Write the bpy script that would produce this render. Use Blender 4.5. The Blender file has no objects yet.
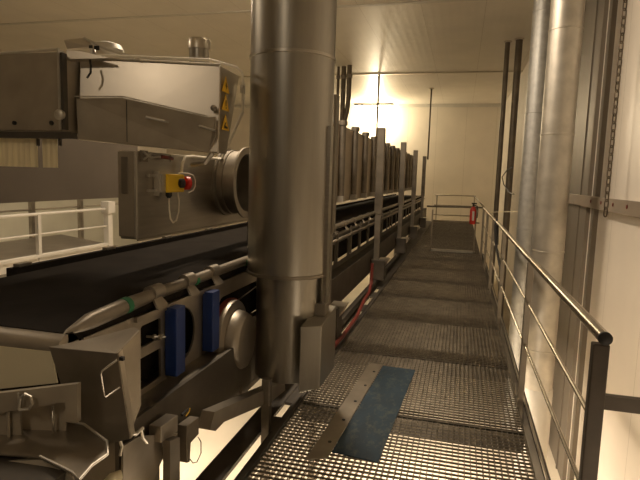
import bpy, bmesh, math, random
from mathutils import Vector, Matrix
random.seed(4)
C = bpy.context.scene.collection
V = Vector
PI = math.pi

# ------------------------------------------------------------------ materials
def nt(name):
    m = bpy.data.materials.new(name); m.use_nodes = True
    return m, m.node_tree.nodes, m.node_tree.links, m.node_tree.nodes['Principled BSDF']

def mat(name, col, rough=0.5, metal=0.0, var=0.12, scale=6.0, stretch=(1, 1, 1), bump=0.0, rvar=0.0, spec=None, bscale=None):
    m, N, L, b = nt(name)
    tc = N.new('ShaderNodeTexCoord'); mp = N.new('ShaderNodeMapping'); mp.inputs['Scale'].default_value = stretch
    L.new(tc.outputs['Object'], mp.inputs['Vector'])
    nz = N.new('ShaderNodeTexNoise'); nz.inputs['Scale'].default_value = scale; nz.inputs['Detail'].default_value = 5
    L.new(mp.outputs['Vector'], nz.inputs['Vector'])
    rp = N.new('ShaderNodeValToRGB')
    rp.color_ramp.elements[0].position = 0.3; rp.color_ramp.elements[1].position = 0.7
    lo = [max(0, c * (1 - var)) for c in col]; hi = [min(1, c * (1 + var)) for c in col]
    rp.color_ramp.elements[0].color = (*lo, 1); rp.color_ramp.elements[1].color = (*hi, 1)
    L.new(nz.outputs['Fac'], rp.inputs['Fac']); L.new(rp.outputs['Color'], b.inputs['Base Color'])
    b.inputs['Roughness'].default_value = rough; b.inputs['Metallic'].default_value = metal
    if spec is not None: b.inputs['Specular IOR Level'].default_value = spec
    if rvar:
        mr = N.new('ShaderNodeMapRange'); mr.inputs['To Min'].default_value = rough - rvar; mr.inputs['To Max'].default_value = rough + rvar
        L.new(nz.outputs['Fac'], mr.inputs['Value']); L.new(mr.outputs['Result'], b.inputs['Roughness'])
    if bump:
        n2 = N.new('ShaderNodeTexNoise'); n2.inputs['Scale'].default_value = bscale or scale * 8; n2.inputs['Detail'].default_value = 3
        L.new(mp.outputs['Vector'], n2.inputs['Vector'])
        bp = N.new('ShaderNodeBump'); bp.inputs['Strength'].default_value = bump; bp.inputs['Distance'].default_value = 0.01
        L.new(n2.outputs['Fac'], bp.inputs['Height']); L.new(bp.outputs['Normal'], b.inputs['Normal'])
    return m

def panel_mat(name, col, rough, axis, pitch, joint=0.006, dark=0.55, var=0.05, rib=0.0):
    """insulated sandwich panel: fine dark joints every `pitch` metres along `axis`"""
    m = mat(name, col, rough, 0, var, 1.2, bump=0.05)
    N, L = m.node_tree.nodes, m.node_tree.links; b = N['Principled BSDF']
    src = b.inputs['Base Color'].links[0].from_socket
    geo = N.new('ShaderNodeNewGeometry'); sx = N.new('ShaderNodeSeparateXYZ'); L.new(geo.outputs['Position'], sx.inputs[0])
    def mth(op, a, bb=None):
        n = N.new('ShaderNodeMath'); n.operation = op
        for i, v in enumerate((a, bb)):
            if v is None: continue
            if isinstance(v, (int, float)): n.inputs[i].default_value = v
            else: L.new(v, n.inputs[i])
        return n.outputs[0]
    u = mth('FRACT', mth('DIVIDE', mth('ADD', sx.outputs[axis], 50.37), pitch))
    near = mth('LESS_THAN', mth('MULTIPLY', u, pitch), joint)
    mx = N.new('ShaderNodeMixRGB'); mx.blend_type = 'MULTIPLY'; mx.inputs[2].default_value = (dark, dark * .95, dark * .88, 1)
    L.new(near, mx.inputs[0]); L.new(src, mx.inputs[1]); L.new(mx.outputs[0], b.inputs['Base Color'])
    if rib:
        w = mth('SINE', mth('MULTIPLY', sx.outputs[axis], 2 * PI / rib))
        bp = N.new('ShaderNodeBump'); bp.inputs['Strength'].default_value = 0.15; bp.inputs['Distance'].default_value = 0.004
        L.new(w, bp.inputs['Height']); L.new(bp.outputs['Normal'], b.inputs['Normal'])
    return m

M = {}
M['steel'] = mat('brushed_steel', (.46, .43, .37), .3, 1, .10, 3, (1, 1, 14), .04, .06)
M['duct'] = mat('duct_steel', (.37, .35, .30), .36, 1, .10, 2.5, (6, 6, .5), .03, .07)
M['galv'] = mat('galvanised_steel', (.60, .57, .50), .46, .85, .13, 7, (1, 1, 1), .03, .06)
M['galvgrey'] = mat('galvanised_zinc', (.56, .56, .53), .5, .8, .12, 14, (1, 1, 1), .05, .06)
M['hoodside'] = mat('hood_steel', (.60, .55, .46), .34, .95, .08, 3, (1, 1, 1), .02, .05)
M['casing'] = mat('casing_steel', (.20, .172, .135), .5, .3, .15, 3, (1, 1, .2), .02, .05)
M['railgrey'] = mat('grey_rail_plastic', (.25, .205, .155), .5, 0, .08, 4)
M['wallgrey'] = mat('green_grey_wall', (.50, .49, .40), .5, 0, .06, 2)
M['case'] = mat('hood_casing', (.52, .44, .33), .4, .35, .08, 3)
M['plain'] = mat('plain_steel', (.38, .335, .26), .5, .55, .15, 5, (1, 1, 1), .04)
M['dull'] = mat('dull_steel', (.26, .23, .185), .45, .85, .22, 5, (1, 1, 1), .05, .08)
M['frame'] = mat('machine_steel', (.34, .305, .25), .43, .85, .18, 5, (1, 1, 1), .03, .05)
M['bar'] = mat('grating_steel', (.17, .15, .118), .5, .85, .25, 9)
M['beam'] = mat('dark_painted_beam', (.075, .065, .052), .55, .3, .25, 4)
M['belt'] = mat('conveyor_belt', (.016, .013, .010), .9, 0, .25, 5, (1, 1, 1), .05, spec=.08)
M['brown'] = mat('brown_panel', (.17, .14, .105), .6, .2, .1, 2)
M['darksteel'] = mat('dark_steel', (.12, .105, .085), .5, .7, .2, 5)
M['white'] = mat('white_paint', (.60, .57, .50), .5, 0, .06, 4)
M['cream'] = mat('cream_plastic', (.68, .62, .44), .55, 0, .05, 3)
M['strip'] = mat('strip_curtain', (.85, .74, .48), .5, 0, .2, 3, (6, 6, .3))
M['blue'] = mat('blue_plastic', (.007, .030, .15), .45, 0, .15, 4)
M['mat'] = mat('blue_floor_mat', (.010, .036, .062), .6, 0, .3, 7, (1, .5, 1), .1)
_N, _L = M['mat'].node_tree.nodes, M['mat'].node_tree.links; _b = _N['Principled BSDF']; _src = _b.inputs['Base Color'].links[0].from_socket
_t = _N.new('ShaderNodeTexCoord'); _mp = _N.new('ShaderNodeMapping'); _mp.inputs['Scale'].default_value = (9, 5, 1); _mp.inputs['Rotation'].default_value = (0, 0, .5); _n = _N.new('ShaderNodeTexNoise'); _n.inputs['Scale'].default_value = 1.6; _n.inputs['Detail'].default_value = 9; _n.inputs['Roughness'].default_value = .75
_r = _N.new('ShaderNodeValToRGB'); _r.color_ramp.elements[0].position = .50; _r.color_ramp.elements[1].position = .72; _m = _N.new('ShaderNodeMixRGB'); _m.inputs[2].default_value = (.10, .115, .09, 1)
_L.new(_t.outputs['Object'], _mp.inputs[0]); _L.new(_mp.outputs[0], _n.inputs[0]); _L.new(_n.outputs[0], _r.inputs[0]); _L.new(_r.outputs[0], _m.inputs[0]); _L.new(_src, _m.inputs[1]); _L.new(_m.outputs[0], _b.inputs['Base Color'])
M['green'] = mat('green_tape', (.01, .16, .06), .5, 0, .1, 4)
M['red'] = mat('red_paint', (.62, .03, .02), .4, 0, .1, 4)
M['darkred'] = mat('dark_red_rubber', (.15, .02, .013), .5, 0, .2, 4)
M['yellow'] = mat('yellow_plastic', (.85, .55, .02), .45, 0, .08, 4)
M['sign'] = mat('yellow_sign', (.85, .52, .03), .4, 0, .05, 4)
M['black'] = mat('black_plastic', (.012, .011, .01), .5, 0, .2, 4)
M['post'] = mat('dark_post_steel', (.10, .085, .07), .42, .7, .2, 6)
M['rail'] = mat('rail_steel', (.55, .50, .42), .26, 1, .08, 6)
M['pipe'] = mat('dark_pipe', (.17, .14, .10), .45, .4, .2, 5)
M['cable'] = mat('grey_cable', (.80, .75, .62), .5, 0, .1, 4)
M['chain'] = mat('chain_steel', (.13, .10, .07), .45, .7, .25, 20)
M['wallwhite'] = panel_mat('white_wall_panel', (.76, .70, .61), .42, 1, 1.15)
M['wallback'] = mat('dark_wall_panel', (.16, .15, .13), .6, 0, .1, 1)
M['wallfar'] = panel_mat('far_wall_panel', (.72, .66, .56), .42, 0, 1.2)
M['ceiling'] = panel_mat('ceiling_panel', (.74, .69, .59), .42, 0, 1.15, .008, .7, rib=.16)
M['floor'] = mat('cream_floor_coating', (.78, .70, .55), .45, 0, .08, 1.5)
m, N, L, b = nt('lamp_tube'); b.inputs['Base Color'].default_value = (1, 1, 1, 1)
b.inputs['Emission Color'].default_value = (1, .80, .52, 1); b.inputs['Emission Strength'].default_value = 30; M['lamp'] = m

# ------------------------------------------------------------------ mesh helpers
class MB:
    def __init__(s): s.bm = bmesh.new()
    def hexa(s, p):
        v = [s.bm.verts.new(V(q)) for q in p]
        for f in ((0, 3, 2, 1), (4, 5, 6, 7), (0, 1, 5, 4), (1, 2, 6, 5), (2, 3, 7, 6), (3, 0, 4, 7)):
            s.bm.faces.new([v[i] for i in f])
        return s
    def box(s, a, b):
        x0, x1 = sorted((a[0], b[0])); y0, y1 = sorted((a[1], b[1])); z0, z1 = sorted((a[2], b[2]))
        return s.hexa([(x0, y0, z0), (x1, y0, z0), (x1, y1, z0), (x0, y1, z0), (x0, y0, z1), (x1, y0, z1), (x1, y1, z1), (x0, y1, z1)])
    def prism(s, pts, off):
        off = V(off); a = [s.bm.verts.new(V(p)) for p in pts]; b = [s.bm.verts.new(V(p) + off) for p in pts]; n = len(pts)
        s.bm.faces.new(a[::-1]); s.bm.faces.new(b)
        for i in range(n): s.bm.faces.new([a[i], a[(i + 1) % n], b[(i + 1) % n], b[i]])
        return s
    def tube(s, path, r, seg=12, caps=True):
        path = [V(p) for p in path]; rings = []; n = len(path)
        rr = r if isinstance(r, (list, tuple)) else [r] * n
        t0 = (path[1] - path[0]).normalized(); up = V((0, 0, 1)) if abs(t0.z) < .9 else V((1, 0, 0))
        u = t0.cross(up).normalized()
        for i, p in enumerate(path):
            t = (path[min(i + 1, n - 1)] - path[max(i - 1, 0)]).normalized()
            u = (u - t * u.dot(t)).normalized(); w = t.cross(u)
            rings.append([s.bm.verts.new(p + (u * math.cos(2 * PI * k / seg) + w * math.sin(2 * PI * k / seg)) * rr[i]) for k in range(seg)])
        for i in range(n - 1):
            for k in range(seg):
                f = s.bm.faces.new([rings[i][k], rings[i][(k + 1) % seg], rings[i + 1][(k + 1) % seg], rings[i + 1][k]]); f.smooth = True
        if caps: s.bm.faces.new(rings[0][::-1]); s.bm.faces.new(rings[-1])
        return s
    def lathe(s, o, axis, prof, seg=40):
        """profile of (distance along axis, radius)"""
        o = V(o); ax = V(axis).normalized(); u = ax.cross(V((0, 0, 1)) if abs(ax.z) < .9 else V((1, 0, 0))).normalized(); w = ax.cross(u); rings = []
        for d, r in prof:
            if r < 1e-5: rings.append([s.bm.verts.new(o + ax * d)])
            else: rings.append([s.bm.verts.new(o + ax * d + (u * math.cos(2 * PI * k / seg) + w * math.sin(2 * PI * k / seg)) * r) for k in range(seg)])
        for a, b in zip(rings, rings[1:]):
            for k in range(seg):
                k2 = (k + 1) % seg
                if len(a) == 1 and len(b) == 1: continue
                q = [a[0], b[k2], b[k]] if len(a) == 1 else [a[k], a[k2], b[0]] if len(b) == 1 else [a[k], a[k2], b[k2], b[k]]
                f = s.bm.faces.new(q); f.smooth = True
        return s
    def ball(s, c, r):
        return s.lathe(V(c) - V((0, 0, r)), (0, 0, 1), [(r - r * math.cos(PI * i / 8), r * math.sin(PI * i / 8)) for i in range(9)], 12)

WP = {}
def empty(name, loc, label=None, cat=None, group=None):
    o = bpy.data.objects.new(name, None); C.objects.link(o); o.location = loc; o.empty_display_size = .1
    WP[o] = V(loc); tag(o, label, cat, group); return o
def tag(o, label=None, cat=None, group=None, kind=None):
    if label: o['label'] = label
    if cat: o['category'] = cat
    if group: o['group'] = group
    if kind: o['kind'] = kind
    return o
def obj(name, mb, m, parent=None, label=None, cat=None, group=None, kind=None, bevel=0, sharp=True):
    bm = mb.bm
    bmesh.ops.recalc_face_normals(bm, faces=bm.faces[:])
    xs = [v.co for v in bm.verts]
    lo = V((min(v.x for v in xs), min(v.y for v in xs), min(v.z for v in xs))); hi = V((max(v.x for v in xs), max(v.y for v in xs), max(v.z for v in xs)))
    o0 = V(((lo.x + hi.x) / 2, (lo.y + hi.y) / 2, lo.z))
    bmesh.ops.translate(bm, verts=bm.verts[:], vec=-o0)
    if sharp:
        for e in bm.edges:
            if len(e.link_faces) == 2 and e.calc_face_angle(0) > .6: e.smooth = False
    me = bpy.data.meshes.new(name); bm.to_mesh(me); bm.free(); me.materials.append(M[m] if isinstance(m, str) else m)
    o = bpy.data.objects.new(name, me); C.objects.link(o)
    WP[o] = o0
    if parent: o.parent = parent; o.location = o0 - WP[parent]
    else: o.location = o0
    if bevel:
        md = o.modifiers.new('bevel', 'BEVEL'); md.width = bevel; md.segments = 2; md.limit_method = 'ANGLE'; md.angle_limit = .7
    return tag(o, label, cat, group, kind)
def struct(name, mb, m): return obj(name, mb, m, kind='structure')
def dup(root, off, label=None):
    r = root.copy(); C.objects.link(r); r.location = root.location + V(off); WP[r] = WP[root] + V(off)
    if label: r['label'] = label
    for ch in root.children:
        c = ch.copy(); C.objects.link(c); c.parent = r; WP[c] = WP[ch] + V(off)
        for g in ch.children:
            d = g.copy(); C.objects.link(d); d.parent = c; WP[d] = WP[g] + V(off)
    return r
def plate(outline, holes, plane_x, thick):
    """flat plate in a plane x = const with cut-outs; outlines given as (y, z)"""
    cu = bpy.data.curves.new('tmp', 'CURVE'); cu.dimensions = '2D'; cu.fill_mode = 'BOTH'; cu.extrude = thick / 2
    for pts in [outline] + holes:
        sp = cu.splines.new('POLY'); sp.points.add(len(pts) - 1); sp.use_cyclic_u = True
        for p, q in zip(sp.points, pts): p.co = (q[0], q[1], 0, 1)
    ob = bpy.data.objects.new('tmp', cu); C.objects.link(ob)
    bpy.context.view_layer.update()
    me = bpy.data.meshes.new_from_object(ob.evaluated_get(bpy.context.evaluated_depsgraph_get()))
    bpy.data.objects.remove(ob); bpy.data.curves.remove(cu)
    mb = MB(); mb.bm.from_mesh(me); bpy.data.meshes.remove(me)
    for v in mb.bm.verts: v.co = V((plane_x + v.co.z, v.co.x, v.co.y))
    return mb
def rrect(y0, y1, z0, z1, r, n=5):
    out = []
    for cy, cz, a in ((y1 - r, z1 - r, 0), (y0 + r, z1 - r, 90), (y0 + r, z0 + r, 180), (y1 - r, z0 + r, 270)):
        for k in range(n + 1):
            t = math.radians(a + 90 * k / n); out.append((cy + r * math.cos(t), cz + r * math.sin(t)))
    return out

# ------------------------------------------------------------------ camera (measured from the vanishing points)
f = 531.0
R = Matrix(((0.96598095, -0.05921149, 0.25174353), (0.25686647, 0.10672621, -0.96053586), (0.03000713, 0.99252381, 0.11830493)))
cam = bpy.data.cameras.new('camera'); cam.sensor_width = 36; cam.lens = 36 * f / 640; cam.clip_start = .05; cam.clip_end = 100
co = bpy.data.objects.new('camera', cam); C.objects.link(co)
CAM = V((0, 0, 1.58)); co.matrix_world = Matrix.Translation(CAM) @ R.to_4x4(); bpy.context.scene.camera = co
# survey helpers: where a sight line meets a real plane of the machine
def ray(x, y): return R @ V(((x - 320) / f, (240 - y) / f, -1))
def PX(x, y, X): d = ray(x, y); return CAM + d * (X / d.x)
def PY(x, y, Y): d = ray(x, y); return CAM + d * (Y / d.y)
def PZ(x, y, Z): d = ray(x, y); return CAM + d * ((Z - 1.58) / d.z)
def PD(x, y, D): return CAM + ray(x, y) * D

# ------------------------------------------------------------------ room
ZF, ZC = -2.2, 4.77
struct('floor', MB().box((-14, -5, ZF - .1), (1.6, 23.6, ZF)), 'floor')
struct('ceiling', MB().box((-14, -5, ZC), (1.6, 23.6, ZC + .1)), 'ceiling')
struct('wall_right', MB().box((1.5, -5, ZF), (1.6, 23.6, ZC)), 'wallwhite')
struct('wall_far', MB().box((-14, 23.4, ZF), (1.5, 23.5, ZC)), 'wallfar')
struct('wall_left', MB().box((-14.1, -5, ZF), (-14, 23.5, ZC)), 'wallwhite')
struct('wall_back', MB().box((-14, -5.1, ZF), (1.6, -5, ZC)), 'wallback')
struct('trim_1', MB().box((-14, 16.6, ZC - .03), (1.5, 16.7, ZC)), 'hoodside')
struct('trim_2', MB().box((-14, 10.1, ZC - .012), (1.5, 10.2, ZC)), 'white')
struct('trim_3', MB().box((-14, 23.3, ZC - .13), (1.5, 23.4, ZC)), 'white')
# service casing against the right wall behind the ducts
struct('trim_4', MB().box((1.455, 6.95, ZF), (1.5, 8.6, ZC)).box((1.45, 6.55, ZF), (1.5, 6.68, ZC)).box((1.43, 8.6, ZF), (1.5, 9.0, ZC)).box((1.44, 7.3, ZF), (1.46, 7.34, ZC)), 'casing')

# ------------------------------------------------------------------ walkway
XL, XR = -.995, .475
def lattice(y0, y1):
    mb = MB(); n = 44
    for i in range(n + 1):
        x = XL + (XR - XL) * i / n; mb.box((x - .0022, y0, -.032), (x + .0022, y1, 0))
    k = int(round((y1 - y0) / .041))
    for j in range(k + 1):
        y = y0 + (y1 - y0) * j / k; mb.box((XL, y - .004, -.0105), (XR, y + .004, -.0005))
    return mb
def band(y0, y1):
    return MB().box((XL - .004, y0 - .004, -.035), (XR + .004, y0 + .008, .001)).box((XL - .004, y1 - .008, -.035), (XR + .004, y1 + .004, .001)) \
        .box((XL - .006, y0, -.035), (XL, y1, .001)).box((XR, y0, -.035), (XR + .006, y1, .001))
Y0 = 2.23; PIT = 1.22
gl = ['steel grating panel nearest the camera, under the lower end of the blue mat', 'steel grating panel with the upper half of the blue mat on it',
      'third steel grating panel from the camera, just beyond the blue mat', 'fourth steel grating panel from the camera along the walkway',
      'fifth steel grating panel from the camera along the walkway', 'sixth steel grating panel from the camera along the walkway',
      'seventh steel grating panel from the camera along the walkway', 'last steel grating panel before the gate across the walkway']
g0 = empty('grating_panel', ((XL + XR) / 2, Y0, -.035), gl[0], 'grating', 'grating panels of the walkway')
obj('bar_lattice', lattice(Y0 + .012, Y0 + PIT - .012), 'bar', g0); obj('edge_band', band(Y0 + .008, Y0 + PIT - .008), 'bar', g0)
for i in range(1, 16):
    lab = gl[i] if i < 8 else 'dark steel grating panel of the walkway beyond the gate'
    dup(g0, (0, PIT * i, 0), lab)['group'] = 'grating panels of the walkway' if i < 8 else 'grating panels beyond the gate'
YE = Y0 + PIT * 8
# support channel on the machine side, with slots through its flange
bt = empty('support_channel', (-1.13, 11, -.24), 'dark steel channel carrying the machine side of the walkway, slotted flange', 'beam')
sl = MB().box((-1.03, 2.0, -.05), (-1.008, 21.7, .012)).box((-1.09, 2.0, -.07), (-1.03, 21.7, -.05))
ys = [2.0, 2.40, 3.09, 3.28, 3.52, 5.3, 6.4, 6.7, 7.2, 7.5, 7.8, 21.7]
for a, b_ in zip(ys[0::2], ys[1::2]): sl.box((-1.15, a, -.075), (-1.09, b_, -.055))
obj('slotted_flange', sl, 'beam', bt)
obj('web', MB().box((-1.285, 2.0, -.075), (-1.15, 21.7, -.05)).box((-1.285, 2.0, -.22), (-1.275, 21.7, -.075)), 'beam', bt)
tb = empty('toe_board', (.51, 12, -.2), 'steel edge channel with a worn bright lip along the handrail side of the grating', 'edge channel')
obj('channel', MB().box((.517, 2.0, -.16), (.55, 11.99, .02)), 'beam', tb)
obj('worn_lip', MB().box((.52, 2.0, .02), (.531, 11.99, .045)), 'steel', tb, bevel=.004)
cb = MB().box((-1.0, 3.44, -.13), (.48, 3.46, -.037))
c0 = obj('cross_beam', cb, 'beam', None, 'dark cross beam under the joint between two walkway grating panels', 'beam', 'cross beams under the walkway joints')
for i in range(1, 8): dup(c0, (0, PIT * i, 0))
# floor mat and strip
st = empty('cover_strip', (-.7, 3.5, .001), 'bare metal strip with bolts along the edge of the blue mat', 'metal strip')
P4 = [(-.755, 2.70), (-.640, 2.76), (-.560, 4.36), (-.672, 4.38)]
obj('strip_plate', MB().prism([(x, y, .002) for x, y in P4], (0, 0, .006)), 'frame', st)
for k in range(5):
    t = (k + .5) / 5; x = -.70 + .085 * t + .02; y = 2.78 + 1.55 * t
    obj('bolt', MB().lathe((x, y, .008), (0, 0, 1), [(0, .011), (.004, .011), (.006, .006), (.006, 0)], 10), 'black', st)
obj('floor_mat', MB().prism([(-.632, 2.83, .002), (-.360, 2.80, .002), (-.282, 4.33, .002), (-.552, 4.34, .002)], (0, 0, .007)), 'mat', None,
    'worn blue rubber mat lying on the grating', 'mat')
# handrail
X = .49
hr = empty('handrail', (X, 7, 0), 'steel tube handrail running along the wall side of the walkway', 'railing')
obj('top_rail', MB().tube([(X, 1.90, 1.075), (X, 4, 1.055), (X, 7, 1.045), (X, 11.95, 1.015)], .0215, 16), 'rail', hr)
obj('end_cap', MB().lathe((X, 1.905, 1.075), (0, -1, 0), [(0, .023), (.008, .023), (.011, .018), (.011, 0)], 20), 'black', hr, 'black end cap')
for a, b_, n in ((.765, .735, 'mid_rail'), (.485, .43, 'mid_rail')):
    obj(n, MB().tube([(X, 1.95, a), (X, 4, (a + b_ * 2) / 3 + .01), (X, 11.95, b_ - .06)], .0095, 10), 'rail', hr)
for i, y in enumerate((1.95, 3.86, 6.17, 8.2, 10.1, 11.9)):
    w = .021 if i else .026
    z = 1.05 - .003 * y
    obj('post', MB().box((X - w, y - .02, -.15), (X + w, y + .02, z)), 'post' if i == 0 else 'frame', hr, bevel=.004)
ra = PX(596, 402, .49)
obj('return_rail', MB().box((X + .02, 1.94, .815), (1.49, 1.965, .865)), 'post', hr)
# cable on the handrail
cab = MB().tube([(X + .05, 7.9, .70), (X + .03, 7.75, .92), (X, 7.6, 1.075), (X - .03, 7.4, 1.0), (X - .02, 7.0, .75), (X + .02, 6.7, .55), (X + .03, 6.6, .45)], .016, 8)
obj('cable', cab, 'black', None, 'black cable looped over the handrail near the dark wall pipes', 'cable')

# ------------------------------------------------------------------ gate and far end
gt = empty('gate', (-.08, 12.05, 0), 'low tube gate closing the walkway where the nearer grating ends', 'gate')
for x in (-.59, .34):
    obj('post', MB().box((x - .016, 12.03, 0), (x + .016, 12.07, 1.0 if x > 0 else .93)), 'frame', gt)
obj('top_rail', MB().tube([(-.72, 12.05, 1.0), (.47, 12.05, 1.02)], .02, 10), 'dull', gt)
obj('mid_rail', MB().tube([(-.59, 12.05, .68), (.42, 12.05, .68)], .014, 10), 'frame', gt)
obj('kick_plate', MB().box((-.6, 12.03, .005), (.36, 12.06, .06)), 'galv', gt)
ex = empty('fire_extinguisher', (.29, 11.93, .66), 'small red fire extinguisher with a pale label hung at the gate', 'fire extinguisher')
obj('cylinder', MB().lathe((.27, 11.94, .66), (0, 0, 1), [(0, 0), (0, .055), (.02, .065), (.30, .065), (.36, .04), (.38, .02), (.38, 0)], 20), 'red', ex)
obj('label', MB().box((.255, 11.868, .74), (.30, 11.88, .94)), 'white', ex, 'pale label')
obj('valve', MB().box((.25, 11.92, 1.03), (.29, 11.96, 1.10)).box((.23, 11.925, 1.09), (.34, 11.955, 1.12)), 'black', ex)
obj('hose', MB().tube([(.29, 11.94, 1.07), (.35, 11.92, 1.05), (.37, 11.90, .95), (.36, 11.89, .80)], .011, 8), 'black', ex)
er = empty('end_railing', (0, 21.2, 0), 'thin tube railing far behind the gate near the end wall', 'railing')
for z in (1.02, .62, .25): obj('rail', MB().tube([(-1.0, 21.2, z), (.55, 21.2, z)], .022, 8), 'frame', er)
for x in (-.9, .5): obj('post', MB().box((x - .02, 21.18, 0), (x + .02, 21.22, 1.02)), 'frame', er)
obj('side_rail', MB().tube([(.5, 21.2, 1.02), (.5, 12.2, 1.02)], .02, 8), 'frame', er)

# ------------------------------------------------------------------ right side ducts and pipes
def seam(x, y, z, r): return MB().lathe((x, y, z - .012), (0, 0, 1), [(0, r), (.003, r + .007), (.019, r + .007), (.022, r)], 48)
for (y, m, zs, lab) in ((6.2, 'galv', (3.17, 2.1, .85, -.25), 'tall beige-silver vertical duct in front of the right wall, nearer of the pair'),
                        (8.05, 'galvgrey', (3.9, 2.55, .93, -.3), 'pale grey galvanised vertical duct standing behind the nearer duct')):
    d = empty('vertical_duct', (.95, y, ZF), lab, 'duct')
    obj('pipe', MB().lathe((.95, y, ZF), (0, 0, 1), [(0, .165 if y < 7 else .152), (ZC - ZF, .165 if y < 7 else .152)], 56), m, d)
    if y < 7: obj('lower_section', MB().lathe((.95, y, ZF), (0, 0, 1), [(0, .172), (-ZF - .70, .172), (-ZF - .69, .166)], 56), 'white', d, 'lower section coloured pale as if lit from below')  # pale shell puts the brightness of the duct's lower part into colour
    for z in zs: obj('seam_ring', seam(.95, y, z, .164 if y < 7 else .151), m, d)
for (x, y, r, lab) in ((.82, 13.2, .055, 'dark vertical pipe by the right wall, farther and thinner of the two'),
                       (1.05, 13.0, .075, 'dark vertical pipe by the right wall, nearer the grey duct')):
    d = empty('wall_pipe', (x, y, ZF), lab, 'pipe')
    obj('pipe', MB().tube([(x, y, ZF), (x, y, ZC)], r, 16), 'pipe', d)
    obj('ceiling_collar', MB().lathe((x, y, ZC - .03), (0, 0, 1), [(0, r), (0, r + .03), (.03, r + .03)], 20), 'hoodside', d)
wl = MB().tube([PX(513, 167, .99), PX(507, 170, .97), PX(502, 177, .95), PX(504, 185, .95), PX(510, 193, .97), PX(514, 194, .99)], .012, 8)
obj('wire_loop', wl, 'black', None, 'thin dark wire bowing out left of the grey duct', 'wire')
obj('yellow_cord', MB().tube([(.50, 10.6, 1.0), (.66, 10.0, 1.05), (.84, 9.0, 1.12), (.86, 8.16, 1.16)], .007, 6), 'strip', None, 'thin yellowish cord strung from the handrail to the grey duct', 'cord')
for (p, z1, lab) in (((-1.22, 19.4), 2.3, 'thin steel rod hanging from the ceiling above the far end of the tunnel'), ((-2.68, 16.85), 2.3, 'thin steel rod hanging from the ceiling in front of the bright lamp')):
    d = empty('hanger_rod', (p[0], p[1], z1), lab, 'rod')
    obj('rod', MB().tube([(p[0], p[1], z1), (p[0], p[1], ZC)], .028 if p[1] > 18 else .034, 10), 'galv' if p[1] < 18 else 'pipe', d)
    obj('ceiling_collar', MB().lathe((p[0], p[1], ZC - .03), (0, 0, 1), [(0, .05), (0, .09), (.03, .09)], 16), 'hoodside', d)
# wall rail with red plugs
br = empty('bumper_rail', (1.46, 6, 1.32), 'grey horizontal rail with red plugs fixed along the right wall', 'wall rail')
obj('rail', MB().box((1.40, 2.2, 1.325), (1.43, 8.55, 1.455)), 'railgrey', br, bevel=.006)
obj('stand_off', MB().box((1.43, 2.3, 1.37), (1.5, 2.4, 1.41)).box((1.43, 6.3, 1.37), (1.5, 6.4, 1.41)), 'dull', br)
for y in (4.7, 5.15, 5.6, 6.05, 6.5, 7.9, 8.3):
    obj('red_plug', MB().lathe((1.40, y, 1.40), (-1, 0, 0), [(0, .018), (.006, .018), (.008, .012), (.008, 0)], 14), 'darkred', br)
# chain
cz = 1.36; k = 0; chm = MB(); zt = ZC - .01
while zt > cz:
    loop = []
    for j in range(17):
        a = 2 * PI * j / 16; u = .020 * math.cos(a); w = .028 * math.sin(a) + (.018 if math.sin(a) > 0.01 else -.018 if math.sin(a) < -.01 else 0)
        ang = .5 + (PI / 2 if k % 2 else 0)
        loop.append((1.33 + u * math.cos(ang), 5.55 + u * math.sin(ang), zt - .046 + w))
    chm.tube(loop, .0058, 6, False); zt -= .072; k += 1
obj('chain', chm, 'chain', None, 'steel link chain hanging straight down in front of the right wall', 'chain')

# ------------------------------------------------------------------ main duct
DX, DY, DR = -1.10, 3.37, .272
md = empty('main_duct', (DX, DY, .22), 'large round stainless duct standing upright in the foreground beside the conveyor', 'duct')
obj('upper_tube', MB().lathe((DX, DY, .94), (0, 0, 1), [(0, DR - .03), (0, DR), (ZC - .94, DR)], 96), 'duct', md)
for z in (2.325,): obj('seam_ring', seam(DX, DY, z, DR), 'steel', md)
obj('bottom_lip', MB().lathe((DX, DY, .93), (0, 0, 1), [(0, DR), (.004, DR + .006), (.02, DR + .006), (.024, DR)], 96), 'dull', md)
obj('lower_section', MB().lathe((DX + .018, DY, .24), (0, 0, 1), [(0, 0), (0, DR - .045), (.7, DR - .045)], 96), 'duct', md)
obj('bottom_box', MB().hexa([(-.912, 3.06, .225), (-.785, 3.10, .26), (-.785, 3.5, .26), (-.912, 3.5, .225), (-.912, 3.06, .655), (-.785, 3.10, .665), (-.785, 3.5, .70), (-.912, 3.5, .70)]), 'duct', md, bevel=.006)
obj('side_strap', MB().box((-.838, 3.30, .66), (-.815, 3.37, 1.9)), 'steel', md)
obj('strap_foot', MB().box((-.91, 3.27, .68), (-.81, 3.38, .76)), 'frame', md)

# ------------------------------------------------------------------ belt conveyor
YB0, YB1 = 1.64, 21.0
cv = empty('belt_conveyor', (-1.95, 11, 0), 'long dark belt conveyor running beside the walkway into the tunnel of hoods', 'conveyor')
obj('belt', MB().box((-2.46, YB0, .925), (-1.40, YB1, .965)).box((-2.44, YB0 + .12, .56), (-1.46, YB1, .92)), 'belt', cv)
obj('nose_roller', MB().tube([(-2.46, YB0 + .0, .90), (-1.40, YB0 + .0, .90)], .062, 24), 'frame', cv)
obj('far_guide', MB().box((-2.50, 2.45, .955), (-2.46, YB1, 1.005)), 'belt', cv)
obj('far_frame', MB().box((-2.53, 1.8, .55), (-2.50, YB1, .95)), 'frame', cv)
for y in (2.5, 3.3, 4.1, 4.9):
    obj('guide_clip', MB().box((-2.50, y, 1.0), (-2.46, y + .10, 1.022)), 'frame', cv)
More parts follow.
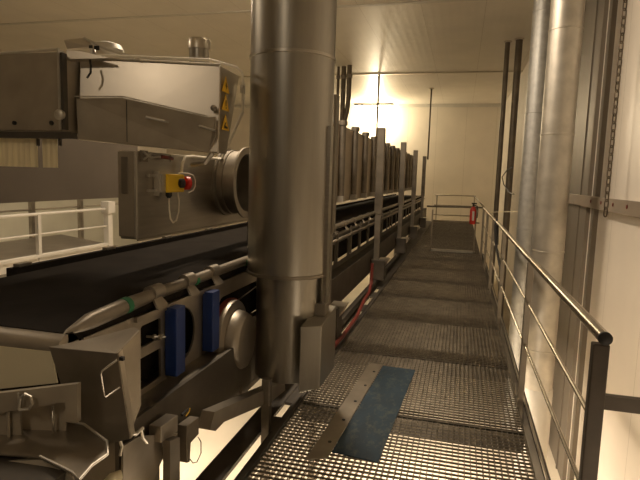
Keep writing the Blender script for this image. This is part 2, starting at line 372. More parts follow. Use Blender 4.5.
# near side guide: lengths of round bar with sleeves
gd = MB().tube([(-1.415, 1.63, .957), (-1.415, 1.66, .962), (-1.415, 1.78, .975), (-1.41, 1.98, .985), (-1.41, 2.2, .99), (-1.41, 5.4, .99)], [.003, .014, .034, .036, .03, .03], 14)
obj('side_guide', gd, 'dull', cv)
obj('side_guide', MB().tube([(-1.41, 5.6, 1.0), (-1.41, YB1, 1.0)], .03, 12), 'dull', cv)
for y in (1.99, 2.62, 3.32): obj('green_mark', MB().tube([(-1.41, y, .986), (-1.41, y + .035, .987)], .0375 if y < 2 else .0315, 14), 'green', cv)
for y in (2.20, 2.52, 2.82, 5.9, 6.5, 7.1, 7.7, 8.3):
    b_ = obj('guide_bracket', MB().tube([(-1.41, y, 1.0), (-1.41, y + .09, 1.0)], .037, 14).prism([(-1.405, y, .99), (-1.405, y + .06, .99), (-1.36, y + .08, .93), (-1.36, y - .02, .93)], (.012, 0, 0)), 'frame', cv)
def ell(cy, cz_, a, b_, n=28): return [(cy + a * math.cos(2 * PI * k / n), cz_ + b_ * math.sin(2 * PI * k / n)) for k in range(n)]
side = plate([(1.72, .53), (3.75, .53), (3.75, .925), (1.72, .925)],
             [rrect(2.10, 2.27, .765, .868, .015), rrect(2.06, 2.27, .565, .715, .012), ell(2.47, .72, .15, .150), rrect(2.92, 3.6, .56, .82, .06)], -1.40, .012)
obj('side_frame', side, 'frame', cv)
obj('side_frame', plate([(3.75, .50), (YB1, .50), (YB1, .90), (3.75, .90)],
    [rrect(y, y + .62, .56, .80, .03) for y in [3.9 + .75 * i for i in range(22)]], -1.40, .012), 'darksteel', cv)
obj('top_ledge', MB().box((-1.40, 2.05, .90), (-1.378, YB1, .925)), 'frame', cv)
obj('adjust_screw', MB().tube([(-1.39, 2.14, .81), (-1.30, 2.16, .81)], .006, 8).lathe((-1.33, 2.155, .81), (1, 0, 0), [(0, 0), (0, .016), (.015, .016), (.015, 0)], 10).lathe((-1.36, 2.15, .81), (1, 0, 0), [(0, 0), (0, .013), (.01, .013), (.01, 0)], 10), 'steel', cv)
for (y0, y1) in ((2.30, 2.39), (2.70, 2.79)):
    obj('blue_block', MB().box((-1.39, y0, .56), (-1.325, y1, .91)), 'blue', cv, 'blue plastic block', bevel=.004)
obj('lower_ledge', MB().box((-1.56, 1.75, .525), (-1.27, 3.12, .535)).box((-1.56, 3.12, .525), (-1.34, 3.7, .535)), 'dull', cv)
obj('lower_channel', MB().box((-1.285, 1.75, .26), (-1.265, 3.0, .545)).box((-1.285, 3.0, .20), (-1.265, 3.14, .545)).box((-1.285, 3.68, .16), (-1.265, YB1, .50)), 'darksteel', cv)
obj('end_web', MB().box((-1.5, 1.8, -.3), (-1.3, 2.1, .52)), 'dull', cv)
obj('lower_ledge', MB().box((-1.40, 3.7, .488), (-1.272, YB1, .50)), 'darksteel', cv)
obj('inner_plate', MB().box((-1.45, 2.95, .0), (-1.43, 3.9, .56)), 'darksteel', cv)
obj('guide_rod', MB().tube([(-1.36, 2.9, .75), (-1.36, 3.5, .80)], .004, 6), 'steel', cv)
for y in (5.3, 9.0, 12.4, 15.8, 19.2):
    obj('frame_leg', MB().box((-1.45, y, ZF), (-1.38, y + .07, .5)), 'dull', cv)
for y in (5.95, 6.75, 7.4, 8.1, 8.75, 9.6, 10.6):
    obj('guide_strut', MB().box((-1.365, y, .60), (-1.345, y + .03, .96)), 'dull', cv)
obj('rail_bar', MB().tube([(-1.35, 3.9, .86), (-1.35, YB1, .86)], .016, 8), 'dull', cv)
# bell mouth on the side of the conveyor beside the main duct
bc = V((-1.387, 3.03, .535))
bl = empty('fan_inlet', (-1.3, 3.03, .28), 'round flared fan inlet with a red rim, left of the large duct', 'fan inlet')
obj('red_rim', MB().lathe(bc, (1, 0, 0), [(-.005, .20), (-.005, .262), (.012, .266), (.03, .26), (.03, .20)], 48), 'darkred', bl, 'dark red rim')
obj('bell', MB().lathe(bc, (1, .05, 0), [(.02, .258), (.05, .25), (.062, .205), (.055, .195), (.10, .185), (.135, .165), (.14, .155), (.14, 0)], 56), 'frame', bl)
# arm and leg below
am = empty('support_stand', (-1.15, 3.05, ZF), 'dark steel stand, square leg with a slanting arm, below the large duct', 'stand')
obj('leg', MB().box((-1.147, 3.03, ZF), (-1.093, 3.08, .30)), 'dull', am, bevel=.004)
obj('arm', MB().prism([PX(197, 428, -1.2), PX(202, 410, -1.2), PX(275, 380, -1.2), PX(276, 389, -1.2), PX(262, 400, -1.2), PX(212, 420, -1.2), PX(203, 429, -1.2)], (.07, 0, 0)), 'frame', am)

# guard box at the nose of the conveyor
gb = empty('guard_box', (-1.3, 1.65, .5), 'dull steel guard box with a wire handle at the near corner of the conveyor', 'guard')
fp = [PY(49, 347, 1.55), PY(117, 354, 1.55), PY(130, 439, 1.55), PY(82, 450, 1.55)]
obj('front_plate', MB().prism(fp, (0, .006, 0)), 'dull', gb)
sp_ = [PX(117, 353, -1.125), PX(140, 330, -1.125), PX(141, 405, -1.125), PX(136, 418, -1.125), PX(130, 438, -1.125)]
obj('side_plate', MB().prism(sp_, (-.006, 0, 0)), 'plain', gb)
obj('edge_fold', MB().prism([PX(117, 353, -1.12), PX(121, 349, -1.12), PX(133.5, 432, -1.12), PX(130, 438, -1.12)], (.006, 0, 0)), 'hoodside', gb)
tpz = [PY(49, 347, 1.55), PY(117, 353.5, 1.55), PX(140, 330, -1.125), PX(134, 327, -1.165), PY(88, 339, 1.67)]
tm = MB(); vs = [tm.bm.verts.new(p) for p in tpz]; tm.bm.faces.new([vs[0], vs[1], vs[4]]); tm.bm.faces.new([vs[1], vs[2], vs[3], vs[4]])
tt = obj('top_plate', tm, 'frame', gb); sm = tt.modifiers.new('solid', 'SOLIDIFY'); sm.thickness = .005
e1 = [PY(117, 360, 1.54), PY(102, 371, 1.515), PY(101, 374, 1.515), PY(104.5, 396, 1.515), PY(106, 397, 1.515), PY(120, 387, 1.54)]
obj('handle', MB().tube(e1, .0035, 8), 'steel', gb, 'bright wire handle')
obj('latch', MB().box(PX(119, 357, -1.115), PX(125, 360, -1.10)), 'black', gb)
# sheet below the nose
obj('plastic_sheet', MB().prism([PY(-40, 342, 1.575), PY(51, 352, 1.575), PY(57, 383, 1.56), PY(-40, 393, 1.56)], (0, .006, 0)), 'cream', None,
    'pale cream plastic sheet hanging under the near end of the belt', 'sheet')
# discharge chute bottom left
ch = empty('discharge_chute', (-1.3, 1.6, .45), 'grey steel discharge chute below the near end of the conveyor', 'chute')
Dk = 1.78
obj('front_beam', MB().prism([PD(-40, 398, Dk), PD(77, 384, Dk), PD(77, 423, Dk), PD(66, 422, Dk), PD(65, 402, Dk), PD(-40, 420, Dk)], R @ V((0, 0, -.03))), 'plain', ch)
obj('beam_clip', MB().tube([PD(19, 409, 1.76), PD(20, 398, 1.76), PD(25, 394, 1.76), PD(31, 397, 1.76), PD(32, 404, 1.76), PD(29, 409, 1.76), PD(20, 410, 1.76)], .005, 8).tube([PD(18, 393, 1.77), PD(19.5, 411, 1.77)], .003, 6), 'galv', ch)
obj('back_plate', MB().prism([PD(19, 408, 1.84), PD(66, 400, 1.84), PD(66, 440, 1.84), PD(22, 455, 1.84)], R @ V((0, 0, -.005))), 'plain', ch)
obj('back_rod', MB().tube([PD(53, 406, 1.82), PD(53, 446, 1.82)], .004, 8), 'steel', ch)
obj('chute_body', MB().prism([(-2.3, .95, .2), (-1.12, .95, .2), (-1.12, 1.36, .2), (-2.3, 1.4, .2)], (0, 0, .46)), 'beam', ch)
def pan(pts, zs, m, name, thick=(0, 0, -.005)):
    mb = MB().prism(pts, thick); return obj(name, mb, m, ch)
pp = [(66, 422), (84, 425), (107, 442), (107.5, 455), (92, 466), (79, 481), (72, 473), (40, 457), (-30, 452), (-30, 405), (30, 405)]
p3 = [PZ(x, y, .68) for x, y in pp]
pan(p3, None, 'dull', 'tray')
obj('tray_lip', MB().tube([p + V((0, 0, .003)) for p in p3[0:8]], .0045, 8), 'galv', ch)
obj('side_plate', MB().prism([PD(-40, 412, 1.8), PD(19, 405, 1.8), PD(23, 455, 1.8), PD(-40, 458, 1.8)], R @ V((0, 0, -.01))), 'plain', ch)
obj('side_skirt', MB().prism([PD(-40, 462, 1.70), PD(24, 458, 1.70), PD(42, 460, 1.66), PD(72, 476, 1.62), PD(78, 500, 1.6), PD(-40, 500, 1.6)], R @ V((0, 0, -.01))), 'plain', ch)
obj('side_rib', MB().tube([PD(8, 412, 1.79), PD(9, 445, 1.79), PD(20, 475, 1.79)], .006, 8), 'plain', ch)
obj('hose', MB().tube([PZ(100, 492, .55), PZ(112, 478, .55), PZ(121, 475, .55)], .017, 12), 'cream', None, 'short pale hose end below the discharge chute', 'hose')
# hinge, sensors
hp = empty('mounting_plate', (-1.2, 1.95, .2), 'dark steel plate below the conveyor channel carrying hinge and sensor', 'plate')
obj('plate', MB().prism([PX(121, 446, -1.23), PX(137, 436, -1.23), PX(176, 433, -1.23), PX(160, 460, -1.23), PX(148, 490, -1.23), PX(121, 490, -1.23)], (.01, 0, 0)), 'frame', hp)
obj('post', MB().prism([PX(163, 440, -1.2), PX(173, 436, -1.2), PX(173, 500, -1.2), PX(163, 500, -1.2)], (.035, 0, 0)), 'dull', hp)
obj('hinge', MB().tube([PX(119, 437, -1.19), PX(122, 446, -1.19), PX(120, 456, -1.19)], .006, 8).tube([PX(129, 433, -1.19), PX(136, 434, -1.19), PX(143, 428, -1.19)], .007, 8).tube([PX(141, 429, -1.19), PX(143, 438, -1.19), PX(147, 443, -1.19)], .006, 8), 'galv', hp)
def skew(pts, off, m, name, par): return obj(name, MB().prism(pts, off), m, par, bevel=.003)
skew([PX(161, 427, -1.19), PX(178, 415, -1.19), PX(178, 431, -1.19), PX(161, 443, -1.19)], (-.06, 0, 0), 'frame', 'sensor_block', hp)
sb = empty('sensor_box', (-1.2, 2.2, .19), 'small dark box with a looping thin cable under the conveyor channel', 'sensor')
skew([PX(187, 426, -1.185), PX(199, 417, -1.185), PX(199, 434, -1.185), PX(191, 443, -1.185), PX(190, 462, -1.185), PX(187, 463, -1.185)], (-.05, 0, 0), 'dull', 'housing', sb)
obj('cable', MB().tube([PX(198, 437, -1.18), PX(201, 442, -1.17), PX(201, 453, -1.17), PX(197, 462, -1.17), PX(193, 463, -1.17), PX(190, 459, -1.18)], .0025, 6), 'black', sb)
obj('plug', MB().tube([PX(182, 415, -1.2), PX(186, 411, -1.2), PX(190, 409, -1.2)], .007, 8), 'black', sb)
obj('orange_wire', MB().tube([PX(186, 416, -1.18), PX(189, 412, -1.18), PX(190, 408, -1.18)], .003, 6), 'yellow', sb)

# ------------------------------------------------------------------ cabinet, hood, infeed
cbn = empty('side_cabinet', (-1.86, 3.5, 1.18), 'stainless cabinet over the far half of the belt with a round flanged port', 'cabinet')
cx = -1.80
obj('body', MB().box((-1.915, 2.69, 1.185), (cx, 4.9, 1.695)), 'steel', cbn, bevel=.006)
obj('bottom_trim', MB().box((cx - .005, 2.69, 1.176), (cx + .004, 4.9, 1.186)), 'hoodside', cbn)
obj('front_cover', MB().box((-1.915, 2.675, 1.20), (-1.81, 2.69, 1.69)), 'plain', cbn, bevel=.004)
obj('mounting_bracket', MB().box((-1.91, 4.6, .966), (-1.86, 4.7, 1.186)), 'beam', cbn)
obj('cover_slot', MB().box((-1.89, 2.668, 1.45), (-1.845, 2.676, 1.66)), 'dull', cbn, bevel=.03)
obj('edge_fold', MB().box((-1.806, 2.672, 1.19), (-1.794, 2.69, 1.695)), 'galv', cbn)
pc = V((cx, 3.90, 1.515))
pt = obj('port_collar', MB().lathe(pc, (1, 0, 0), [(0, .262), (.02, .262), (.025, .245), (.16, .24), (.165, .275), (.18, .275), (.18, .225), (.05, .22), (.0, .22)], 56), 'frame', cbn)
obj('port_inside', MB().lathe(pc, (1, 0, 0), [(.0, .22), (.004, .10), (.004, 0)], 40), 'beam', pt)
obj('weld_ring', MB().lathe(pc, (1, 0, 0), [(.055, .243), (.058, .252), (.072, .252), (.075, .243)], 56), 'frame', pt)
# hood box across the belt
hd = empty('cross_hood', (-1.8, 2.85, 1.70), 'stainless hood box with sloping lid, two handles and three yellow warning signs', 'hood')
A0 = V((-2.172, 2.667, 0)); A1 = V((-1.385, 2.885, 0)); du = (A1 - A0).normalized(); dn = V((-du.y, du.x, 0))
def hp_(t, d, z): p = A0 + (A1 - A0) * t + dn * d; return V((p.x, p.y, z))
obj('body', MB().hexa([hp_(0, 0, 1.75), hp_(1, 0, 1.70), hp_(1.03, .14, 1.70), hp_(.17, .5, 1.75), hp_(0, .05, 2.222), hp_(1, .05, 2.205), hp_(1.08, .36, 2.205), hp_(.17, .5, 2.222)]), 'hoodside', hd, bevel=.006)
obj('top_rim', MB().tube([hp_(0, .046, 2.226), hp_(.9, .046, 2.21), hp_(1.0, .046, 2.21)], .0075, 8), 'galv', hd)
lid = [hp_(0, -.012, 1.985), hp_(.33, -.03, 1.995), hp_(.93, -.03, 1.90), hp_(.985, -.03, 1.905), hp_(.985, -.03, 1.80), hp_(.93, .0, 1.70), hp_(0, .0, 1.755)]
obj('lid', MB().prism(lid, dn * .02), 'plain', hd, bevel=.003)
obj('lid_edge', MB().tube([hp_(0, -.03, 1.992), hp_(.34, -.036, 2.0), hp_(.93, -.036, 1.905)], .004, 6), 'galv', hd)
obj('lid_joint', MB().box(hp_(.36, -.034, 1.745), hp_(.363, -.028, 1.98)), 'black', hd)
for a, b_, z in ((.50, .65, 1.875), (.87, .98, 1.835)):
    obj('handle', MB().tube([hp_(a, -.03, z + .012), hp_(a + .01, -.06, z + .012), hp_(b_ - .01, -.06, z - .008), hp_(b_, -.03, z - .008)], .0075, 8), 'galv', hd)
obj('latch_knob', MB().lathe(hp_(.965, -.002, 1.955), -dn, [(0, .018), (.012, .018), (.015, .012), (.018, 0)], 14), 'dull', hd)
e0, e1_ = hp_(1, 0, 0), hp_(1.08, .36, 0); sd = (e1_ - e0).normalized(); sn = V((sd.y, -sd.x, 0))
for k, z in enumerate((2.06, 1.955, 1.84)):
    c = e0 + sd * .10 + sn * .003; c.z = z
    w, h = .062, .047
    tri = [c - sd * w, c + sd * w, c + V((0, 0, 2 * h))]
    sg = obj('warning_sign', MB().prism(tri, sn * .003), 'sign', hd, 'yellow triangular warning sign')
    q = sn * .0045
    if k == 0:
        s_ = MB().prism([c + q + sd * .010 + V((0, 0, .062)), c + q - sd * .014 + V((0, 0, .034)), c + q + sd * .002 + V((0, 0, .036)), c + q - sd * .006 + V((0, 0, .010)), c + q + sd * .018 + V((0, 0, .042)), c + q + sd * .004 + V((0, 0, .040))], sn * .001)
    elif k == 1:
        s_ = MB().prism([c + q - sd * .005 + V((0, 0, .025)), c + q + sd * .005 + V((0, 0, .025)), c + q + sd * .007 + V((0, 0, .060)), c + q - sd * .007 + V((0, 0, .060))], sn * .001).prism([c + q - sd * .006 + V((0, 0, .010)), c + q + sd * .006 + V((0, 0, .010)), c + q + sd * .006 + V((0, 0, .020)), c + q - sd * .006 + V((0, 0, .020))], sn * .001)
    else:
        s_ = MB().prism([c + q - sd * .028 + V((0, 0, .010)), c + q + sd * .028 + V((0, 0, .010)), c + q + sd * .028 + V((0, 0, .020)), c + q - sd * .012 + V((0, 0, .026)), c + q + sd * .002 + V((0, 0, .045)), c + q - sd * .010 + V((0, 0, .045)), c + q - sd * .028 + V((0, 0, .024))], sn * .001)
    obj('pictogram', s_, 'black', sg)
# conduit
cp = [hp_(.1, .02, 2.233), hp_(.93, .02, 2.228), PD(228, 65, 3.25), PD(236, 67, 3.33), PD(241.5, 73, 3.38), PD(243, 82, 3.38), PD(242.5, 112, 3.38), PD(239, 120, 3.45), V((-1.765, 3.74, 1.70)), V((-1.77, 3.66, 1.69)), V((-1.77, 3.28, 1.69)), V((-1.77, 3.19, 1.682)), V((-1.77, 3.155, 1.64)), V((-1.77, 3.14, 1.575))]
obj('conduit', MB().tube(cp, .0095, 8), 'cable', hd, 'pale conduit')
obj('conduit_clip', MB().box(PD(240, 85, 3.36), PD(245, 94, 3.40)), 'galv', hd)
obj('corner_strut', MB().tube([hp_(.955, .01, 1.70), hp_(.90, .02, 1.64), V((-1.60, 2.97, 1.63))], .014, 6), 'galv', hd)
obj('bracket_plate', MB().prism([PX(210, 134, -1.45), PX(219, 133, -1.45), PX(212, 154, -1.55), PX(201, 150, -1.55)], (-.01, .004, 0)), 'hoodside', hd)
# cover flap on top
fl = empty('cover_flap', (-2.1, 2.75, 2.23), 'tilted sheet metal flap with a black clamp on top of the hood box', 'flap')
obj('flap_plate', MB().prism([PD(64, 40, 3.1), PD(84, 38, 3.1), PD(108, 56, 3.08), PD(96, 58, 3.05), PD(90, 47, 3.08), PD(67, 49, 3.1)], R @ V((0, 0, -.02))), 'hoodside', fl)
obj('flap_edge', MB().tube([PD(84, 38, 3.09), PD(108, 50, 3.09), PD(140, 59, 3.06)], .008, 6), 'galv', fl)
obj('flap_base', MB().prism([PD(66, 50, 3.0), PD(80, 51, 3.0), PD(110, 58, 3.0), PD(68, 59, 3.0)], R @ V((0, 0, -.05))), 'hoodside', fl)
obj('clamp', MB().box(PD(89.5, 45.5, 3.06), PD(92, 48, 3.05)).box(PD(94.5, 46, 3.06), PD(99, 50, 3.05)), 'black', fl)
obj('clamp_foot', MB().tube([PD(94, 50, 3.03), PD(94, 58, 3.03)], .012, 8), 'frame', fl)
obj('round_cap', MB().lathe(PD(107, 50, 3.25), (0, 0, 1), [(-.06, .09), (0, .10), (.03, .085), (.045, .04), (.05, 0)], 28), 'galv', fl)
obj('spring_clip', MB().tube([PD(90, 60, 2.99), PD(91, 66, 2.98), PD(90.5, 73, 2.98), PD(87, 78, 2.98)], .006, 6), 'black', fl)
vs0 = V((-1.765, 3.37, 2.2))
vt = empty('vent_stack', vs0, 'short round steel vent with a domed cap on top of the hood box', 'vent')
obj('tube', MB().lathe(vs0, (0, 0, 1), [(0, .066), (.21, .066)], 36), 'steel', vt)
obj('cap', MB().lathe(vs0, (0, 0, 1), [(.21, .066), (.205, .076), (.255, .076), (.275, .066), (.283, .03), (.285, 0)], 36), 'hoodside', vt)
# infeed box on the left
ib = empty('infeed_hood', (-2.5, 2.7, 1.75), 'grey steel infeed hood at the left with bolts and a round knob', 'hood')
obj('body', MB().box((-4.2, 2.57, 1.79), (-2.20, 2.95, 2.225)), 'plain', ib, bevel=.006)
obj('top_rim', MB().tube([(-4.2, 2.565, 2.20), (-2.62, 2.565, 2.225), (-2.20, 2.565, 2.238)], .008, 8), 'galv', ib)
obj('end_flange', MB().box((-2.205, 2.555, 1.80), (-2.195, 2.60, 2.235)), 'galv', ib)
obj('corner_strip', MB().box((-2.195, 2.565, 1.80), (-2.178, 2.60, 2.22)), 'beam', ib)
obj('lower_lip', MB().box((-4.2, 2.55, 1.75), (-2.12, 2.60, 1.785)), 'beam', ib)
obj('knob', MB().lathe(PY(61, 115, 2.57), (0, -1, 0), [(0, .03), (.02, .03), (.026, .022), (.028, 0)], 24), 'galv', ib)
for x in (15, 52): obj('bolt', MB().lathe(PY(x, 123, 2.57), (0, -1, 0), [(0, .012), (.01, .012), (.012, 0)], 10), 'black', ib)
for x in (38, 60): obj('hanger', MB().box(PY(x - 2, 132, 2.58), PY(x + 2, 146, 2.60)), 'beam', ib)
for x0, x1, n in ((-60, 37, 0), (42, 56.5, 1)):
    a = PY(x0, 136, 2.60); b_ = PY(x1, 136, 2.60); npt = max(6, int((b_.x - a.x) / .012)); mb = MB()
    top = []; bot = []
    pts = []
    for i in range(npt + 1):
        x = a.x + (b_.x - a.x) * i / npt; pts.append((x, 2.60 + .003 * math.sin(i * 1.9)))
    back = [(x, y + .005) for x, y in pts[::-1]]
    zb = 1.585
    mb.prism([(x, y, zb) for x, y in pts + back], (0, 0, 1.75 - zb))
    obj('strip_curtain', mb, 'strip', None, ('wide' if n == 0 else 'narrow') + ' yellowish plastic curtain strip hanging under the infeed hood', 'curtain strip')
obj('side_skirt', MB().box((-2.95, 2.62, 1.345), (-2.90, 4.35, 1.98)), 'brown', ib, 'dark brown panel under the hood')
# emergency stop box and toggle clamp
es = empty('emergency_stop', (-1.76, 2.95, 1.47), 'yellow emergency stop box with red button mounted on the side cabinet', 'switch')
ex0 = -1.797
obj('bracket', MB().box((ex0, 2.855, 1.435), (ex0 + .035, 2.867, 1.585)).box((ex0, 2.78, 1.46), (ex0 + .02, 2.86, 1.475)).box((ex0, 2.78, 1.55), (ex0 + .02, 2.86, 1.565)), 'galv', es)
obj('grey_base', MB().box((ex0, 2.868, 1.455), (ex0 + .045, 2.92, 1.568)), 'galv', es)
obj('enclosure', MB().box((ex0, 2.92, 1.455), (ex0 + .06, 3.12, 1.568)), 'yellow', es, bevel=.006)
obj('dial', MB().lathe((ex0 + .06, 3.07, 1.512), (1, 0, 0), [(0, .03), (.02, .03), (.024, .024), (.024, 0)], 20), 'black', es, 'black collar')
obj('button', MB().lathe((ex0 + .04, 3.12, 1.512), (.5, 1, 0), [(0, .02), (.02, .02), (.022, .044), (.05, .044), (.058, .034), (.06, 0)], 24), 'red', es, 'red push button')
obj('gland', MB().lathe((ex0 + .035, 2.97, 1.455), (0, 0, -1), [(0, .02), (.02, .02), (.035, .01), (.035, 0)], 12), 'black', es)
obj('cable', MB().tube([(ex0 + .035, 2.97, 1.43), (ex0 + .035, 2.975, 1.35), (ex0 + .035, 2.99, 1.29), (ex0 + .035, 3.02, 1.262), (ex0 + .035, 3.06, 1.272), (ex0 + .035, 3.09, 1.33), (ex0 + .035, 3.095, 1.40), (ex0 + .03, 3.08, 1.46)], .0055, 8), 'cable', es, 'pale looped cable')
obj('guard_hoop', MB().tube([(ex0 + .05, 3.06, 1.575), (ex0 + .06, 3.16, 1.577), (ex0 + .06, 3.235, 1.565), (ex0 + .06, 3.265, 1.53), (ex0 + .06, 3.265, 1.49), (ex0 + .06, 3.235, 1.462), (ex0 + .06, 3.17, 1.45)], .004, 8), 'cable', es)
tc = empty('toggle_clamp', (-1.78, 2.8, 1.64), 'small toggle clamp with a red handle on the cabinet, above the yellow box', 'clamp')
obj('base_plate', MB().box((-1.80, 2.72, 1.635), (-1.785, 2.78, 1.70)), 'dull', tc)
obj('lever', MB().tube([(-1.78, 2.73, 1.69), (-1.77, 2.79, 1.66), (-1.765, 2.88, 1.675)], .007, 8).tube([(-1.78, 2.73, 1.65), (-1.77, 2.80, 1.685), (-1.765, 2.88, 1.665)], .006, 8), 'galv', tc)
obj('handle', MB().tube([(-1.765, 2.88, 1.672), (-1.76, 3.01, 1.665)], .011, 10), 'darkred', tc, 'red grip')
obj('stop', MB().box((-1.77, 2.99, 1.645), (-1.755, 3.0, 1.69)), 'galv', tc)

# ------------------------------------------------------------------ tunnel of hoods
hm = empty('tunnel_hood', (-2.1, 6.3, 1.2), 'tall stainless tunnel hood with a capped tube, one of a row over the belt', 'hood', 'tunnel hoods over the belt')
obj('casing', MB().box((-2.42, 6.0, 1.205), (-1.80, 6.97, 2.345)), 'case', hm, bevel=.006)
obj('top_cover', MB().box((-2.40, 6.02, 2.345), (-1.82, 6.95, 2.37)), 'steel', hm)
obj('air_tube', MB().lathe((-1.765, 6.88, 1.30), (0, 0, 1), [(0, 0), (0, .055), (1.05, .055)], 28), 'dull', hm)
obj('tube_cap', MB().lathe((-1.765, 6.88, 2.35), (0, 0, 1), [(0, .055), (0, .072), (.055, .072), (.07, .06), (.075, 0)], 28), 'dull', hm)
obj('tube_foot', MB().box((-1.797, 6.78, 1.21), (-1.70, 6.9, 1.30)), 'white', hm)
for i in range(1, 14): dup(hm, (0, .985 * i, 0))
tpst = None
names = ['tall square tunnel post close behind the large duct', 'tall square tunnel post with a pale bracket at its foot', 'third square tunnel post from the large duct', 'fourth square tunnel post from the large duct', 'last square tunnel post at the far end of the tunnel']
PY_ = (4.86, 7.99, 11.07, 14.02, 17.45)
for i, y in enumerate(PY_):
    if i == 0:
        tpst = empty('tunnel_post', (-1.19, y, .05), names[0], 'post', 'tunnel posts along the walkway')
        obj('upper_post', MB().box((-1.25, y - .06, 1.05), (-1.14, y + .06, 2.33)), 'dull', tpst, bevel=.008)
        obj('lower_post', MB().box((-1.235, y - .04, .36), (-1.155, y + .04, 1.05)), 'frame', tpst, bevel=.005)
        obj('foot_box', MB().box((-1.262, y - .12, .052), (-1.05, y + .10, .36)), 'darksteel', tpst, bevel=.006)
        obj('gusset', MB().prism([(-1.15, y - .05, .37), (-1.0, y - .05, .37), (-1.08, y - .05, .20)], (0, .2, 0)), 'hoodside', tpst)
    else: dup(tpst, (0, y - PY_[0], 0), names[i])
# pipes behind the main duct
for (x, y, r, zb, lab) in ((-3.66, 15.5, .04, 2.4, 'thin riser pipe at the ceiling just right of the large duct, leftmost of three'),
                           (-3.50, 15.5, .07, 2.4, 'thick riser pipe at the ceiling between two thinner ones beside the large duct'),
                           (-3.30, 15.35, .07, 2.4, 'bent riser pipe at the ceiling beside the large duct, rightmost of three')):
    d = empty('riser_pipe', (x, y, zb), lab, 'pipe')
    path = [(x, y, ZC), (x, y, 3.3), (x, y, zb)] if x < -3.4 else [(x, y, ZC), (x, y, 3.9), (x - .03, y, 3.5), (x - .14, y, 3.0), (x - .2, y, zb)]
    obj('pipe', MB().tube(path, r, 12), 'pipe', d)
    obj('coupling', MB().tube([(x, y, 4.42), (x, y, 4.52)], r + .02, 12), 'dull', d)
# red hose on the platform edge
obj('red_hose', MB().tube([(-1.055, 4.2, .05), (-1.03, 4.9, .05), (-1.04, 5.7, .05), (-1.09, 6.4, .07), (-1.1, 6.85, .08), (-1.1, 7.0, .2), (-1.1, 7.03, .44)], .02, 10), 'darkred', None, 'dark red hose along the edge of the grating behind the large duct', 'hose')
obj('edge_profile', MB().box((-1.22, 4.6, -.02), (-1.16, 11.9, .05)), 'beam', None, 'dark profile rail along the machine side of the grating', 'rail')

# ------------------------------------------------------------------ left background railing
lr = empty('guard_railing', (-4.2, 4.8, .4), 'white painted guard railing seen under the machine at the far left', 'railing')
LX = -4.2
for z, rr in ((1.11, .016), (.90, .010)): obj('rail', MB().tube([(LX, 2.6, z), (LX, 5.65, z)], rr, 10), 'white', lr)
obj('toe_board', MB().box((LX - .01, 2.4, .56), (LX + .01, 5.7, .66)).box((LX - .03, 2.4, .66), (LX + .03, 5.7, .69)), 'white', lr)
obj('post', MB().box((LX - .02, 4.515, .3), (LX + .02, 4.555, 1.11)), 'white', lr)
obj('corner_post', MB().box((LX - .035, 5.62, -.2), (LX + .035, 5.70, 1.06)).box((LX - .055, 5.60, 1.06), (LX + .055, 5.73, 1.20)), 'white', lr)
l2 = empty('rear_railing', (-6.5, 7, 0), 'grey railing farther back behind the white railing at the left', 'railing')
for z in (1.15, .93): obj('rail', MB().tube([(-6.5, 3.5, z), (-6.5, 9.5, z)], .014, 8), 'frame', l2)
for y in (4.15, 5.25, 6.9, 8.0): obj('post', MB().box((-6.53, y - .04, -.6), (-6.47, y + .04, 1.32)), 'frame', l2)
sw = empty('side_walkway', (-5.3, 4.5, ZF), 'dark walkway floor behind the white railing at the left', 'walkway')
obj('deck', MB().prism([(-6.4, 2.6, .45), (-4.3, 2.6, .45), (-4.3, 6.4, .45), (-6.4, 7.4, .45)], (0, 0, .05)), 'dull', sw)
for x, y in ((-6.2, 2.8), (-4.5, 2.8), (-4.5, 6.2), (-6.2, 6.9)): obj('leg', MB().box((x - .05, y - .05, ZF), (x + .05, y + .05, .45)), 'dull', sw)
struct('wall_side', MB().box((-8.1, 2, ZF), (-8, 12, 2.2)), 'wallgrey')

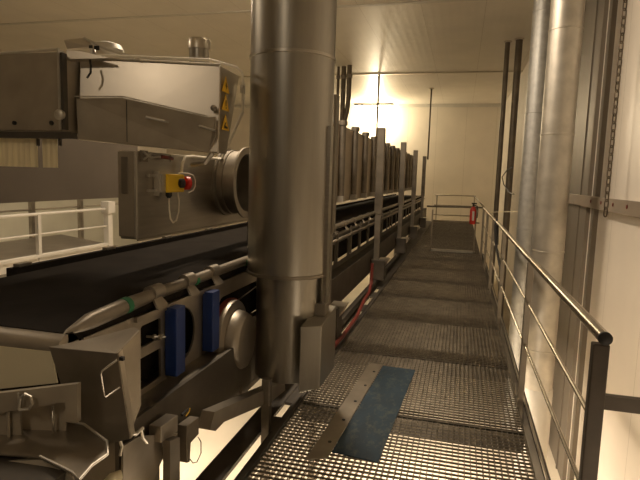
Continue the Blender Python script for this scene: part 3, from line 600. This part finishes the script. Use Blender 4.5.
# ------------------------------------------------------------------ lamps and added fill
def batten(name, x0, x1, y, z, lab, along='x'):
    r = empty(name, ((x0 + x1) / 2, y, z), lab, 'lamp')
    obj('housing', MB().box((x0, y - .06, z), (x1, y + .06, z + .07)), 'black', r)
    obj('tube', MB().tube([(x0 + .04, y, z - .035), (x1 - .04, y, z - .035)], .03, 12), 'lamp', r)
    return r
batten('ceiling_lamp', -4.68, -3.0, 23.0, 4.68, 'glaring tube lamp under the ceiling at the far end wall')
def area(name, loc, target, size, power, col=(1, .74, .44)):
    l = bpy.data.lights.new(name, 'AREA'); l.shape = 'RECTANGLE'; l.size, l.size_y = size; l.energy = power; l.color = col
    o = bpy.data.objects.new(name, l); C.objects.link(o); o.location = loc
    o.rotation_euler = (V(target) - V(loc)).to_track_quat('-Z', 'Y').to_euler(); return o
def point(name, loc, power, r=.15, col=(1, .74, .44)):
    l = bpy.data.lights.new(name, 'POINT'); l.energy = power; l.shadow_soft_size = r; l.color = col
    o = bpy.data.objects.new(name, l); C.objects.link(o); o.location = loc; return o
WARM = (1, .81, .61)
point('far_lamp', (-3.75, 22.75, 4.0), 330, .15, (1, .82, .55))
area('ceiling_tube_belt', (-1.9, 5.2, 4.65), (-1.9, 5.2, 0), (.15, 1.4), 170, WARM)
area('ceiling_tube_rear', (-1.9, -3.2, 4.65), (-1.9, -3.2, 0), (.15, 1.4), 50, WARM)
area('ceiling_tube_tunnel', (-4.6, 7.6, 4.68), (-3.2, 8.6, 1), (.3, 1.5), 100, WARM)
area('ceiling_tube_left', (-7.0, 3.5, 4.65), (-7, 4.5, 0), (.3, 1.5), 75, WARM)
area('under_tube', (-.3, 6.0, -.40), (-.3, 6.0, -2.2), (.2, 1.6), 125, WARM)
point('wall_fill', (1.3, .4, -.3), 13, .1, WARM)  # added unseen fill: brightens the near wall for a streak on the main duct
area('under_tube_left', (-3.6, 5.0, -.5), (-3.4, 5.4, -2.2), (.3, 1.5), 60, WARM)
point('under_bulb', (-.3, 2.6, -1.1), 45, .1, WARM)

w = bpy.data.worlds.new('world'); bpy.context.scene.world = w; w.use_nodes = True
w.node_tree.nodes['Background'].inputs[0].default_value = (.10, .08, .05, 1); w.node_tree.nodes['Background'].inputs[1].default_value = .06
vs_ = bpy.context.scene.view_settings
vs_.view_transform = 'Standard'; vs_.look = 'None'; vs_.gamma = 1; vs_.use_curve_mapping = False; vs_.exposure = 0
